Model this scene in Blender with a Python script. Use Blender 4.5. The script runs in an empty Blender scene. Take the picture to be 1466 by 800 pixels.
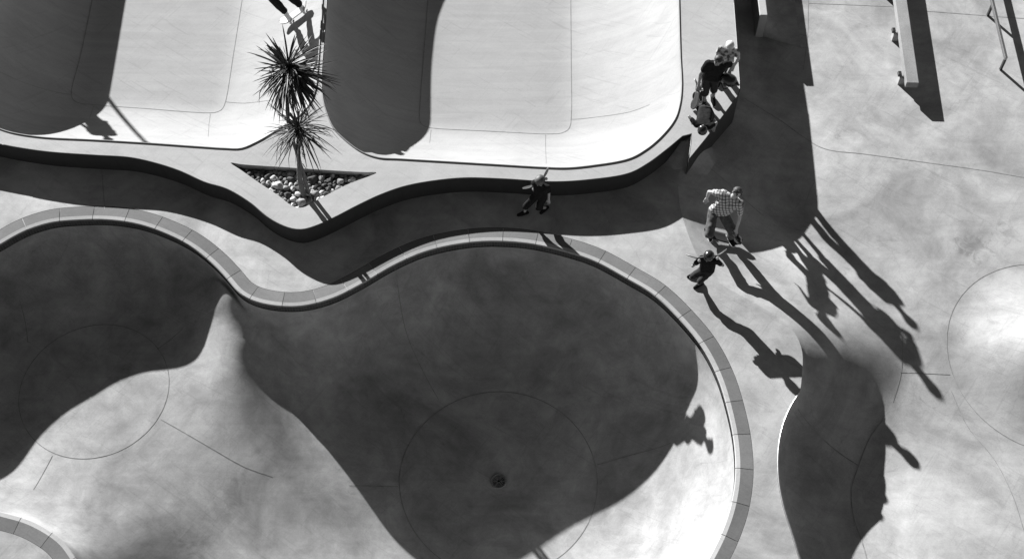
import bpy, bmesh, math, random
import numpy as np
from mathutils import Vector, Matrix, noise
from mathutils.geometry import delaunay_2d_cdt
from mathutils.bvhtree import BVHTree
V = Vector

random.seed(7); np.random.seed(7)
SC = bpy.context.scene
COL = SC.collection

# ------------------------------------------------------------------ camera, sky, sun, exposure
F_PX, W_PX, H_PX = 2000.0, 1466.0, 800.0
PITCH = math.radians(59.5)
CAM_H = 21.5
CAM = Vector((0, -CAM_H / math.tan(PITCH), CAM_H))
cam_d = bpy.data.cameras.new('camera')
cam_d.sensor_fit = 'HORIZONTAL'; cam_d.sensor_width = 36.0
cam_d.lens = 36.0 * F_PX / W_PX
cam_d.clip_end = 2000
cam = bpy.data.objects.new('camera', cam_d); COL.objects.link(cam)
cam.location = CAM
cam.rotation_euler = (math.radians(90) - PITCH, 0, 0)
SC.camera = cam

SUN_EL = math.radians(23.0)
SH = Vector((0.584, -0.811, 0)).normalized()          # direction shadows fall on the ground
SUN_DIR = Vector((-SH.x * math.cos(SUN_EL), -SH.y * math.cos(SUN_EL), math.sin(SUN_EL)))
world = bpy.data.worlds.new('World'); SC.world = world; world.use_nodes = True
wn = world.node_tree; wn.nodes.clear()
sky = wn.nodes.new('ShaderNodeTexSky'); sky.sky_type = 'NISHITA'; sky.sun_disc = False
sky.sun_elevation = SUN_EL
sky.sun_rotation = math.atan2(SUN_DIR.x, SUN_DIR.y)
sky.air_density = 0.6; sky.dust_density = 0.0; sky.ozone_density = 1.0
sep = wn.nodes.new('ShaderNodeSeparateColor')          # black-and-white film behind a red filter
bg = wn.nodes.new('ShaderNodeBackground'); bg.inputs['Strength'].default_value = 0.06
wo = wn.nodes.new('ShaderNodeOutputWorld')
wn.links.new(sky.outputs[0], sep.inputs[0]); wn.links.new(sep.outputs[0], bg.inputs[0])
wn.links.new(bg.outputs[0], wo.inputs[0])
sun_d = bpy.data.lights.new('sun', 'SUN'); sun_d.energy = 5.0; sun_d.angle = math.radians(0.5)
sun = bpy.data.objects.new('sun', sun_d); COL.objects.link(sun)
sun.rotation_euler = SUN_DIR.to_track_quat('Z', 'Y').to_euler()
sun.location = (-20, 28, 20)
SC.view_settings.view_transform = 'Standard'; SC.view_settings.look = 'None'
SC.view_settings.gamma = 1.0; SC.view_settings.use_curve_mapping = False
SC.view_settings.exposure = 1.3

# ------------------------------------------------------------------ helpers
FWD = Vector((0, math.cos(PITCH), -math.sin(PITCH))); UP = Vector((0, math.sin(PITCH), math.cos(PITCH)))
def pix(u, v, z=0.0):
    d = Vector((1, 0, 0)) * ((u - 733) / F_PX) + UP * (-(v - 400) / F_PX) + FWD
    return CAM + d * ((z - CAM.z) / d.z)
def pix2(u, v, z=0.0):
    p = pix(u, v, z); return (p.x, p.y)
def catmull(pts, closed=False, n=12):
    P = [np.array(p, float) for p in pts]; N = len(P); out = []
    rng = range(N) if closed else range(N - 1)
    for i in rng:
        p1, p2 = P[i], P[(i + 1) % N]
        p0 = P[i - 1] if (closed or i > 0) else 2 * p1 - p2
        p3 = P[(i + 2) % N] if (closed or i + 2 < N) else 2 * p2 - p1
        d1 = max(np.linalg.norm(p1 - p0), 1e-6) ** .5; d2 = max(np.linalg.norm(p2 - p1), 1e-6) ** .5; d3 = max(np.linalg.norm(p3 - p2), 1e-6) ** .5
        m1 = (p1 - p0) / d1 - (p2 - p0) / (d1 + d2) + (p2 - p1) / d2
        m2 = (p2 - p1) / d2 - (p3 - p1) / (d2 + d3) + (p3 - p2) / d3
        m1 = m1 * d2; m2 = m2 * d2
        for k in range(n):
            t = k / n; t2 = t * t; t3 = t2 * t
            out.append((2*t3-3*t2+1)*p1 + (t3-2*t2+t)*m1 + (-2*t3+3*t2)*p2 + (t3-t2)*m2)
    if not closed: out.append(P[-1])
    return np.array(out)
def resample(pts, step, closed=False):
    P = np.array(pts, float)
    if closed: P = np.vstack([P, P[:1]])
    seg = np.linalg.norm(np.diff(P, axis=0), axis=1); s = np.concatenate([[0], np.cumsum(seg)])
    n = max(2, int(round(s[-1] / step)))
    q = np.linspace(0, s[-1], n + 1)
    R = np.stack([np.interp(q, s, P[:, k]) for k in range(P.shape[1])], 1)
    return R[:-1] if closed else R
def smooth_closed(P, it=3):
    P = np.array(P)
    for _ in range(it): P = .5 * P + .25 * (np.roll(P, 1, 0) + np.roll(P, -1, 0))
    return P
def px_curve(px, z=0.0, closed=False, step=.08):
    return resample(catmull([pix2(u, v, z) for u, v in px], closed), step, closed)
def area(P):
    x, y = P[:, 0], P[:, 1]; return .5 * np.sum(x * np.roll(y, -1) - np.roll(x, -1) * y)
def ccw(P): return P if area(P) > 0 else P[::-1].copy()
def inside(pts, poly):
    x, y = pts[:, 0], pts[:, 1]; r = np.zeros(len(pts), bool); n = len(poly); j = n - 1
    for i in range(n):
        xi, yi = poly[i]; xj, yj = poly[j]
        c = ((yi > y) != (yj > y))
        if yj != yi: r ^= c & (x < (xj - xi) * (y - yi) / (yj - yi) + xi)
        j = i
    return r
def dist_poly(pts, poly, closed=True, want=False):
    A = np.array(poly); B = np.roll(A, -1, 0)
    if not closed: A, B = A[:-1], B[:-1]
    best = np.full(len(pts), 1e9); idx = np.zeros(len(pts), int)
    for i in range(len(A)):
        d = B[i] - A[i]; L = max(d @ d, 1e-12)
        t = np.clip(((pts - A[i]) @ d) / L, 0, 1)
        q = pts - (A[i] + t[:, None] * d); e = (q * q).sum(1)
        m = e < best; best[m] = e[m]; idx[m] = i
    return (np.sqrt(best), idx) if want else np.sqrt(best)
def offset_closed(P, d):
    P = ccw(P); t = np.roll(P, -1, 0) - np.roll(P, 1, 0); t /= np.linalg.norm(t, axis=1)[:, None]
    n = np.stack([t[:, 1], -t[:, 0]], 1)            # outward for ccw
    return P + n * d
def sstep(a, b, x):
    t = np.clip((x - a) / (b - a), 0, 1); return t * t * (3 - 2 * t)

def link(name, me, mat=None, parent=None, smooth=False):
    o = bpy.data.objects.new(name, me); COL.objects.link(o)
    if mat is not None:
        for m in (mat if isinstance(mat, (list, tuple)) else [mat]): me.materials.append(m)
    if parent is not None: o.parent = parent
    if smooth: me.polygons.foreach_set('use_smooth', [True] * len(me.polygons))
    return o
def mesh_obj(name, verts, faces, mat=None, parent=None, smooth=False):
    me = bpy.data.meshes.new(name); me.from_pydata([tuple(v) for v in verts], [], [tuple(f) for f in faces]); me.update()
    return link(name, me, mat, parent, smooth)
def bm_obj(name, bm, mat=None, parent=None, smooth=False, off=None):
    if off is not None: bmesh.ops.translate(bm, verts=bm.verts, vec=-Vector(off))
    me = bpy.data.meshes.new(name); bm.to_mesh(me); bm.free()
    return link(name, me, mat, parent, smooth)
def tag(o, label=None, cat=None, group=None, kind=None):
    if label: o['label'] = label
    if cat: o['category'] = cat
    if group: o['group'] = group
    if kind: o['kind'] = kind
    return o
def thing(name, loc, label, cat, group=None):
    o = bpy.data.objects.new(name, None); COL.objects.link(o); o.location = loc; o.empty_display_size = .2
    return tag(o, label, cat, group)
def copy_tree(o, parent=None):
    c = o.copy(); COL.objects.link(c)
    if parent is not None: c.parent = parent
    for ch in list(o.children): copy_tree(ch, c)
    return c

def region(name, outer, holes, zf, spacing, mat, parent=None, rings=(), relax=0, relax_d=.35, grid_box=None, extra=None, cons=()):
    loops = [ccw(outer)] + [ccw(h) for h in holes]
    V = []; E = []
    for L in loops:
        b = len(V); V += [tuple(p) for p in L]; E += [(b + i, b + (i + 1) % len(L)) for i in range(len(L))]
    nb = len(V)
    for cl in cons:
        b = len(V); V += [tuple(p) for p in cl]; E += [(b + i, b + i + 1) for i in range(len(cl) - 1)]
    if grid_box is None:
        mn = loops[0].min(0); mx = loops[0].max(0)
    else: mn, mx = np.array(grid_box[0]), np.array(grid_box[1])
    xs = np.arange(mn[0], mx[0], spacing); ys = np.arange(mn[1], mx[1], spacing * .87)
    gx, gy = np.meshgrid(xs, ys); gx = gx + (np.arange(len(ys)) % 2)[:, None] * spacing * .5
    G = np.stack([gx.ravel(), gy.ravel()], 1); G += np.random.uniform(-.04, .04, G.shape) * spacing
    pts = [G]
    if extra is not None: pts.append(np.array(extra))
    band = [loops[0]]
    if rings:
        band = [loops[0]] + [offset_closed(loops[0], -d) for d in rings]
        nl = len(loops[0]); V[:nl] = [tuple(p) for p in band[-1]]; outer0 = loops[0]; loops = [band[-1]] + loops[1:]
    G = np.vstack(pts)
    m = inside(G, loops[0])
    for h in loops[1:]: m &= ~inside(G, h)
    G = G[m]
    d = np.min([dist_poly(G, L) for L in loops], axis=0)
    G = G[d > spacing * .35]
    for cl in cons: G = G[dist_poly(G, cl, False) > .022]
    allv = [Vector(v) for v in V] + [Vector(p) for p in G]
    res = delaunay_2d_cdt(allv, E, [], 0, 1e-5)
    vo = np.array([tuple(v) for v in res[0]]); tri = np.array([f for f in res[2] if len(f) == 3])
    c = vo[tri].mean(1); m = inside(c, loops[0])
    for h in loops[1:]: m &= ~inside(c, h)
    tri = tri[m]
    a = vo[tri]; cr = (a[:, 1, 0]-a[:, 0, 0])*(a[:, 2, 1]-a[:, 0, 1]) - (a[:, 1, 1]-a[:, 0, 1])*(a[:, 2, 0]-a[:, 0, 0])
    tri[cr < 0] = tri[cr < 0][:, ::-1]
    z = zf(vo)
    v3 = np.column_stack([vo, z])
    if rings:
        nl = len(band[0]); kd = {(round(p[0], 4), round(p[1], 4)): i for i, p in enumerate(vo)}
        def near_i(p): return int(np.argmin((vo[:, 0] - p[0]) ** 2 + (vo[:, 1] - p[1]) ** 2))
        last = [kd.get((round(p[0], 4), round(p[1], 4))) for p in band[-1]]
        last = [near_i(p) if q is None else q for p, q in zip(band[-1], last)]
        ids = []
        for L in band[:-1]:
            b0_ = len(v3); v3 = np.vstack([v3, np.column_stack([L, zf(L)])]); ids.append(list(range(b0_, b0_ + nl)))
        ids.append(last); ft = []
        for a_, b_ in zip(ids[:-1], ids[1:]):
            for q in range(nl):
                w_ = (q + 1) % nl; ft += [(a_[q], a_[w_], b_[w_]), (a_[q], b_[w_], b_[q])]
        ft = [f for f in ft if len(set(f)) == 3]
        tri = np.vstack([tri, np.array(ft)])
    if relax:
        z = v3[:, 2].copy()
        e = np.unique(np.sort(np.vstack([tri[:, [0, 1]], tri[:, [1, 2]], tri[:, [2, 0]]]), axis=1), axis=0)
        w = sstep(.04, relax_d, dist_poly(v3[:, :2], outer0))
        ln = 1 / (np.linalg.norm(v3[e[:, 0], :2] - v3[e[:, 1], :2], axis=1) + .01)
        deg = np.zeros(len(v3)); np.add.at(deg, e[:, 0], ln); np.add.at(deg, e[:, 1], ln); deg[deg == 0] = 1
        for _ in range(relax):
            q = np.zeros(len(v3)); np.add.at(q, e[:, 0], z[e[:, 1]] * ln); np.add.at(q, e[:, 1], z[e[:, 0]] * ln)
            z = z + w * .6 * (q / deg - z)
        v3[:, 2] = z
    o = mesh_obj(name, v3, tri, mat, parent, True)
    bvh = BVHTree.FromPolygons([Vector(p) for p in v3], [tuple(int(i) for i in t) for t in tri])
    return o, bvh
def surf_z(bvh, x, y, default=0.0):
    h = bvh.ray_cast(Vector((x, y, 30)), Vector((0, 0, -1)))
    return h[0].z if h[0] is not None else default
def on_surf(bvh, u, v, z0=0.0, it=8):
    z = z0
    for _ in range(it):
        p = pix(u, v, z); z = surf_z(bvh, p.x, p.y, z)
    return pix(u, v, z)

def add_box(bm, size, mat4=Matrix(), bev=0.0):
    r = bmesh.ops.create_cube(bm, size=1.0)
    vs = r['verts']
    bmesh.ops.scale(bm, vec=size, verts=vs)
    if bev:
        es = list({e for v in vs for e in v.link_edges})
        rb = bmesh.ops.bevel(bm, geom=es, offset=bev, segments=2, affect='EDGES', profile=.5)
        vs = list({v for f in rb['faces'] for v in f.verts} | {v for v in vs if v.is_valid})
    bmesh.ops.transform(bm, matrix=mat4, verts=vs)
def add_tube(bm, pts, rad, seg=8, closed=False, caps=True):
    P = [Vector(p) for p in pts]; n = len(P); rings = []
    R = rad if isinstance(rad, (list, tuple)) else [rad] * n
    prev = None
    for i in range(n):
        if closed: t = (P[(i + 1) % n] - P[i - 1])
        else: t = P[min(i + 1, n - 1)] - P[max(i - 1, 0)]
        t.normalize()
        if prev is None: a = t.orthogonal().normalized()
        else:
            a = prev - t * prev.dot(t)
            a = a.normalized() if a.length > 1e-6 else t.orthogonal().normalized()
        prev = a; b = t.cross(a)
        rings.append([bm.verts.new(P[i] + (a * math.cos(k * 2 * math.pi / seg) + b * math.sin(k * 2 * math.pi / seg)) * R[i]) for k in range(seg)])
    for i in range(n if closed else n - 1):
        A, B = rings[i], rings[(i + 1) % n]
        for k in range(seg): bm.faces.new((A[k], A[(k + 1) % seg], B[(k + 1) % seg], B[k]))
    if caps and not closed:
        bm.faces.new(rings[0][::-1]); bm.faces.new(rings[-1])
def add_hull(bm, spheres, seg=10):
    pts = []
    for p, r in spheres:
        p = Vector(p)
        for i in range(seg // 2 + 1):
            th = math.pi * i / (seg // 2)
            for k in range(seg):
                if i in (0, seg // 2) and k: continue
                ph = 2 * math.pi * k / seg
                rr = Vector((r, r, r)) if not isinstance(r, (tuple, Vector)) else Vector(r)
                pts.append(p + Vector((rr.x * math.sin(th) * math.cos(ph), rr.y * math.sin(th) * math.sin(ph), rr.z * math.cos(th))))
    tb = bmesh.new()
    for p in pts: tb.verts.new(p)
    bmesh.ops.convex_hull(tb, input=tb.verts)
    loose = [v for v in tb.verts if not v.link_faces]
    bmesh.ops.delete(tb, geom=loose, context='VERTS')
    mp = {v: bm.verts.new(v.co) for v in tb.verts}
    for f in tb.faces:
        try: bm.faces.new([mp[v] for v in f.verts])
        except ValueError: pass
    tb.free()
def remeshed(name, bm, voxel, mat, parent=None, smooth_it=4, off=None, folds=0.0):
    if off is not None: bmesh.ops.translate(bm, verts=bm.verts, vec=-Vector(off))
    me = bpy.data.meshes.new(name); bm.to_mesh(me); bm.free()
    t = bpy.data.objects.new('tmp', me); COL.objects.link(t)
    r = t.modifiers.new('r', 'REMESH'); r.mode = 'VOXEL'; r.voxel_size = voxel
    s = t.modifiers.new('s', 'SMOOTH'); s.factor = .5; s.iterations = smooth_it
    dg = bpy.context.evaluated_depsgraph_get(); dg.update()
    m2 = bpy.data.meshes.new_from_object(t.evaluated_get(dg)); m2.name = name
    bpy.data.objects.remove(t); bpy.data.meshes.remove(me)
    m2.materials.clear()
    if folds:
        sd_ = random.uniform(0, 50); nn = [v.normal.copy() for v in m2.vertices]
        for v, n_ in zip(m2.vertices, nn):
            c = v.co; q = V((c.x * 9 + sd_, c.y * 9, c.z * 5)); q2 = V((c.x * 20 + c.z * 9, c.y * 20 - c.z * 7, c.z * 9 + sd_))
            h_ = (1 - abs(noise.noise(q)) * 2.2) * .6 + noise.noise(q2) * .45
            v.co = c + n_ * (h_ * folds)
    return link(name, m2, mat, parent, True)

# ------------------------------------------------------------------ materials
def grey(v): return (v, v, v, 1)
def mat_plain(name, v, rough=.6, metal=0.0, nscale=0, namp=.15):
    m = bpy.data.materials.new(name); m.use_nodes = True; nt = m.node_tree
    b = nt.nodes['Principled BSDF']; b.inputs['Roughness'].default_value = rough; b.inputs['Metallic'].default_value = metal
    b.inputs['Base Color'].default_value = grey(v)
    if nscale:
        tc = nt.nodes.new('ShaderNodeTexCoord'); n = nt.nodes.new('ShaderNodeTexNoise')
        n.inputs['Scale'].default_value = nscale; n.inputs['Detail'].default_value = 5
        mr = nt.nodes.new('ShaderNodeMapRange'); mr.inputs[1].default_value = .3; mr.inputs[2].default_value = .7
        mr.inputs[3].default_value = v * (1 - namp); mr.inputs[4].default_value = v * (1 + namp)
        nt.links.new(tc.outputs['Object'], n.inputs['Vector']); nt.links.new(n.outputs[0], mr.inputs[0])
        nt.links.new(mr.outputs[0], b.inputs['Base Color'])
    return m
def mat_concrete(name, v, cloud=.22, streak=.08, fine=.10, speck=.0, seed=0.0, rough=.85, wear=.10, crack=.0, streak_scale=(0.6, 7, 1), bump=.15):
    m = bpy.data.materials.new(name); m.use_nodes = True; nt = m.node_tree; N = nt.nodes; L = nt.links
    b = N['Principled BSDF']; b.inputs['Roughness'].default_value = rough; b.inputs['Specular IOR Level'].default_value = .25
    tc = N.new('ShaderNodeTexCoord'); mp = N.new('ShaderNodeMapping'); mp.inputs['Location'].default_value = (seed, seed * 1.7, seed * .3)
    L.new(tc.outputs['Object'], mp.inputs['Vector'])
    def nz(scale, detail, rough_, dist, vec=None):
        n = N.new('ShaderNodeTexNoise'); n.inputs['Scale'].default_value = scale; n.inputs['Detail'].default_value = detail
        n.inputs['Roughness'].default_value = rough_; n.inputs['Distortion'].default_value = dist
        L.new((vec or mp).outputs[0], n.inputs['Vector']); return n
    def rng(src, amp, lo=.3, hi=.7):
        r = N.new('ShaderNodeMapRange'); r.inputs[1].default_value = lo; r.inputs[2].default_value = hi
        r.inputs[3].default_value = 1 - amp; r.inputs[4].default_value = 1 + amp
        L.new(src.outputs[0], r.inputs[0]); return r
    def mul(a, c):
        k = N.new('ShaderNodeMath'); k.operation = 'MULTIPLY'; L.new(a.outputs[0], k.inputs[0])
        if isinstance(c, float): k.inputs[1].default_value = c
        else: L.new(c.outputs[0], k.inputs[1])
        return k
    c1 = rng(nz(.55, 6, .62, .8), cloud)
    c2 = rng(nz(2.4, 7, .68, .5), cloud * .55)
    ms = N.new('ShaderNodeMapping'); ms.inputs['Scale'].default_value = streak_scale; ms.inputs['Location'].default_value = (seed, 3, 0)
    L.new(tc.outputs['Object'], ms.inputs['Vector'])
    c3 = rng(nz(.9, 6, .6, .7, ms), streak)
    nf = nz(38, 4, .7, 0); c4 = rng(nf, fine)
    r = mul(mul(mul(c1, c2), c3), c4)
    # isolated darker stains and scuffs
    st = N.new('ShaderNodeMapRange'); st.inputs[1].default_value = .62; st.inputs[2].default_value = .78
    st.inputs[3].default_value = 1.0; st.inputs[4].default_value = 1 - speck
    L.new(nz(1.3, 9, .75, 1.4).outputs[0], st.inputs[0])
    for rot, sc_, lo, amt in ((.6, (1.1, 26, 1), .60, -wear), (-.95, (.9, 30, 1), .61, -wear * .8), (2.2, (.8, 34, 1), .62, wear * .5)):
        mr_ = N.new('ShaderNodeMapping'); mr_.inputs['Rotation'].default_value = (0, 0, rot); mr_.inputs['Location'].default_value = (seed * 2, rot, 0)
        L.new(tc.outputs['Object'], mr_.inputs['Vector'])
        m2_ = N.new('ShaderNodeMapping'); m2_.inputs['Scale'].default_value = sc_; L.new(mr_.outputs[0], m2_.inputs['Vector'])
        sf = N.new('ShaderNodeMapRange'); sf.inputs[1].default_value = lo; sf.inputs[2].default_value = lo + .08; sf.inputs[3].default_value = 1.0; sf.inputs[4].default_value = 1 + amt
        L.new(nz(.8, 3, .5, 1.1, m2_).outputs[0], sf.inputs[0]); r = mul(r, sf)
    wv = N.new('ShaderNodeMixRGB'); wv.blend_type = 'ADD'; wv.inputs[0].default_value = .55
    nw = nz(1.1, 5, .6, 0); L.new(mp.outputs[0], wv.inputs[1]); L.new(nw.outputs[1], wv.inputs[2])
    vo_ = N.new('ShaderNodeTexVoronoi'); vo_.feature = 'DISTANCE_TO_EDGE'; vo_.inputs['Scale'].default_value = .33; L.new(wv.outputs[0], vo_.inputs['Vector'])
    ck = N.new('ShaderNodeMapRange'); ck.inputs[1].default_value = .001; ck.inputs[2].default_value = .004; ck.inputs[3].default_value = 1 - crack; ck.inputs[4].default_value = 1.0
    L.new(vo_.outputs['Distance'], ck.inputs[0]); r = mul(r, ck)
    r = mul(mul(r, st), v)
    L.new(r.outputs[0], b.inputs['Base Color'])
    bp = N.new('ShaderNodeBump'); bp.inputs['Strength'].default_value = bump; bp.inputs['Distance'].default_value = .01
    L.new(nf.outputs[0], bp.inputs['Height']); L.new(bp.outputs[0], b.inputs['Normal'])
    return m
M = {}
M['deck'] = mat_concrete('deck_concrete', .36, .10, .06, .06, .1, 1.0)
M['ground'] = mat_concrete('plaza_concrete', .325, .32, .06, .08, .5, 5.0, crack=.08)
M['bowl'] = mat_concrete('bowl_plaster', .29, .36, .06, .08, .45, 11.0, crack=.07)
M['pool'] = mat_concrete('smooth_shotcrete', .31, .06, .07, .05, .1, 17.0)
M['coping'] = mat_concrete('coping_stone', .145, .12, .04, .10, .1, 23.0)
M['iron'] = mat_plain('cast_iron', .17, .7, 0, 40, .3)
M['beam'] = mat_concrete('worn_ledge_concrete', .25, .2, .05, .15, .4, 41.0)
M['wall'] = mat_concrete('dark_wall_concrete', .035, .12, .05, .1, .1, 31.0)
M['lip'] = mat_concrete('worn_lip', .36, .08, .03, .08, .1, 27.0)
def stone_variation(m, amp):
    nt = m.node_tree; b = nt.nodes['Principled BSDF']; src = b.inputs['Base Color'].links[0].from_socket
    oi = nt.nodes.new('ShaderNodeObjectInfo'); r = nt.nodes.new('ShaderNodeMapRange'); r.inputs[3].default_value = 1 - amp; r.inputs[4].default_value = 1 + amp
    k = nt.nodes.new('ShaderNodeMath'); k.operation = 'MULTIPLY'
    nt.links.new(oi.outputs['Random'], r.inputs[0]); nt.links.new(src, k.inputs[0]); nt.links.new(r.outputs[0], k.inputs[1]); nt.links.new(k.outputs[0], b.inputs['Base Color'])
stone_variation(M['coping'], .13); stone_variation(M['lip'], .08)
M['mortar'] = mat_plain('mortar', .42, .9, 0, 12, .15)
M['pipe'] = mat_plain('painted_pipe', .14, .5, 0, 8, .2)
M['joint'] = mat_plain('joint_line', .18, .9, 0, 9, .3)
M['faint'] = mat_plain('faint_joint', .235, .9, 0, 9, .3)
M['steel'] = mat_plain('steel', .35, .35, .9, 30, .2)
M['dark_steel'] = mat_plain('dark_steel', .06, .4, .6, 30, .2)
M['soil'] = mat_plain('soil', .05, .95, 0, 20, .4)
M['trunk'] = mat_plain('bark', .11, .9, 0, 25, .4)
M['leaf'] = mat_plain('leaf', .032, .5, 0, 14, .4)
M['leaf_dry'] = mat_plain('dry_leaf', .06, .6, 0, 14, .4)
M['skin'] = mat_plain('skin', .36, .5, 0, 20, .08)
M['skin_dark'] = mat_plain('tanned_skin', .22, .5, 0, 20, .08)
M['black'] = mat_plain('black_cloth', .014, .9, 0, 30, .3)
M['charcoal'] = mat_plain('charcoal_cloth', .035, .9, 0, 30, .3)
for k_ in ('black', 'charcoal'): M[k_].node_tree.nodes['Principled BSDF'].inputs['Specular IOR Level'].default_value = .08
M['denim'] = mat_plain('denim', .07, .9, 0, 25, .35)
M['white'] = mat_plain('white_cloth', .6, .8, 0, 30, .1)
M['rubber'] = mat_plain('rubber', .025, .7, 0, 40, .2)
M['hair'] = mat_plain('dark_hair', .03, .6, 0, 40, .4)
M['hair_grey'] = mat_plain('grey_hair', .38, .6, 0, 40, .3)
M['grip'] = mat_plain('grip_tape', .02, .95, 0, 80, .4)
M['wood'] = mat_plain('board_wood', .32, .5, 0, 12, .2)
M['wheel'] = mat_plain('urethane', .6, .4)
M['eye'] = mat_plain('eye', .01, .2)
M['plastic'] = mat_plain('black_plastic', .02, .25)
M['helmet_grey'] = mat_plain('grey_helmet', .08, .6, 0, 18, .6)

def add_stain(m, centre, rad, amt):
    """an old spill: irregular dark blotches of a fixed shape on the slab"""
    nt = m.node_tree; N = nt.nodes; L = nt.links; b = N['Principled BSDF']; src = b.inputs['Base Color'].links[0].from_socket
    tc = N.new('ShaderNodeTexCoord'); d = N.new('ShaderNodeVectorMath'); d.operation = 'DISTANCE'; d.inputs[1].default_value = centre
    L.new(tc.outputs['Object'], d.inputs[0])
    f = N.new('ShaderNodeMapRange'); f.inputs[1].default_value = 0; f.inputs[2].default_value = rad; f.inputs[3].default_value = .28; f.inputs[4].default_value = -.25; L.new(d.outputs['Value'], f.inputs[0])
    n = N.new('ShaderNodeTexNoise'); n.inputs['Scale'].default_value = 3.2; n.inputs['Detail'].default_value = 9; n.inputs['Roughness'].default_value = .72; n.inputs['Distortion'].default_value = 1.8; L.new(tc.outputs['Object'], n.inputs['Vector'])
    a = N.new('ShaderNodeMath'); a.operation = 'ADD'; L.new(f.outputs[0], a.inputs[0]); L.new(n.outputs[0], a.inputs[1])
    r = N.new('ShaderNodeMapRange'); r.inputs[1].default_value = .62; r.inputs[2].default_value = .78; r.inputs[3].default_value = 1; r.inputs[4].default_value = 1 - amt; L.new(a.outputs[0], r.inputs[0])
    k = N.new('ShaderNodeMath'); k.operation = 'MULTIPLY'; L.new(src, k.inputs[0]); L.new(r.outputs[0], k.inputs[1]); L.new(k.outputs[0], b.inputs['Base Color'])
for (u_, v_, rd_, am_) in ((1395, 352, 1.0, .32), (1440, 330, .7, .2), (1260, 340, .9, .12), (1340, 250, .8, .12)): add_stain(M['ground'], tuple(pix(u_, v_, -.6)), rd_, am_)
for (u_, v_, rd_, am_) in ((330, 700, 1.2, .18), (270, 770, .9, .25), (620, 520, 1.4, .2), (900, 560, 1.2, .18)): add_stain(M['bowl'], tuple(pix(u_, v_, -1.4)), rd_, am_)
def mat_tile():
    m = bpy.data.materials.new('pool_tile'); m.use_nodes = True; nt = m.node_tree; N = nt.nodes; L = nt.links
    b = N['Principled BSDF']; b.inputs['Roughness'].default_value = .3
    uv = N.new('ShaderNodeUVMap'); br = N.new('ShaderNodeTexBrick')
    br.offset = 0.0; br.inputs['Scale'].default_value = 1.0; br.inputs['Brick Width'].default_value = .05; br.inputs['Row Height'].default_value = .05
    br.inputs['Mortar Size'].default_value = .005
    br.inputs['Color1'].default_value = grey(.02); br.inputs['Color2'].default_value = grey(.06); br.inputs['Mortar'].default_value = grey(.11)
    L.new(uv.outputs[0], br.inputs['Vector']); L.new(br.outputs[0], b.inputs['Base Color'])
    return m
M['tile'] = mat_tile()
def mat_plaid():
    m = bpy.data.materials.new('plaid_cloth'); m.use_nodes = True; nt = m.node_tree; N = nt.nodes; L = nt.links
    b = N['Principled BSDF']; b.inputs['Roughness'].default_value = .9
    tc = N.new('ShaderNodeTexCoord'); mp = N.new('ShaderNodeMapping'); mp.inputs['Rotation'].default_value = (.3, .2, .5)
    L.new(tc.outputs['Object'], mp.inputs['Vector'])
    outs = []
    for ax in ('X', 'Z'):
        w = N.new('ShaderNodeTexWave'); w.bands_direction = ax; w.inputs['Scale'].default_value = 5.5; w.inputs['Distortion'].default_value = 1.2
        L.new(mp.outputs[0], w.inputs['Vector'])
        r = N.new('ShaderNodeMapRange'); r.inputs[1].default_value = .62; r.inputs[2].default_value = .92; r.inputs[3].default_value = 1; r.inputs[4].default_value = .28
        L.new(w.outputs['Fac'], r.inputs[0]); outs.append(r)
    k = N.new('ShaderNodeMath'); k.operation = 'MULTIPLY'; L.new(outs[0].outputs[0], k.inputs[0]); L.new(outs[1].outputs[0], k.inputs[1])
    k2 = N.new('ShaderNodeMath'); k2.operation = 'MULTIPLY'; L.new(k.outputs[0], k2.inputs[0]); k2.inputs[1].default_value = .55
    L.new(k2.outputs[0], b.inputs['Base Color'])
    return m
M['plaid'] = mat_plaid()
def mat_print():
    m = bpy.data.materials.new('patterned_cloth'); m.use_nodes = True; nt = m.node_tree; N = nt.nodes; L = nt.links
    b = N['Principled BSDF']; b.inputs['Roughness'].default_value = .9
    tc = N.new('ShaderNodeTexCoord'); n = N.new('ShaderNodeTexNoise'); n.inputs['Scale'].default_value = 14; n.inputs['Detail'].default_value = 2
    L.new(tc.outputs['Object'], n.inputs['Vector'])
    r = N.new('ShaderNodeMapRange'); r.inputs[1].default_value = .42; r.inputs[2].default_value = .58; r.inputs[3].default_value = .05; r.inputs[4].default_value = .42
    L.new(n.outputs[0], r.inputs[0]); L.new(r.outputs[0], b.inputs['Base Color'])
    return m
M['print'] = mat_print()

# ------------------------------------------------------------------ plan outlines (traced, then laid on their real levels)
HD = 0.46                                   # raised deck above the lower walk
rim_px = [(0,349),(20,337),(41,327),(75,317),(109,314),(147,313),(191,318),(225,328),(270,349),(304,375),(328,400),(343,418),(362,429),(392,436),
 (430,437),(475,426),(519,404),(564,378),(608,359),(656,348),(700,344),(755,347),(803,357),(850,372),(900,399),(937,421),(973,455),(1006,495),(1029,539),
 (1043,584),(1052,627),(1055,665),(1054,690),(1047,729),(1032,770),(1013,806),(980,858),(930,915),(855,972),(770,1003),(690,1010),(620,1012),(560,1030),
 (490,1080),(400,1130),(290,1140),(190,1110),(120,1050),(92,985),(100,920),(118,865),(119,825),(107,800),(90,776),(67,759),(37,744),(0,734),(-28,724),(-60,700),
 (-92,655),(-110,600),(-116,540),(-108,470),(-84,410),(-42,372)]
rim = smooth_closed(px_curve(rim_px, 0, True, .07), 4)
rim = ccw(rim)
coping_out = offset_closed(rim, .275)

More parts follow.
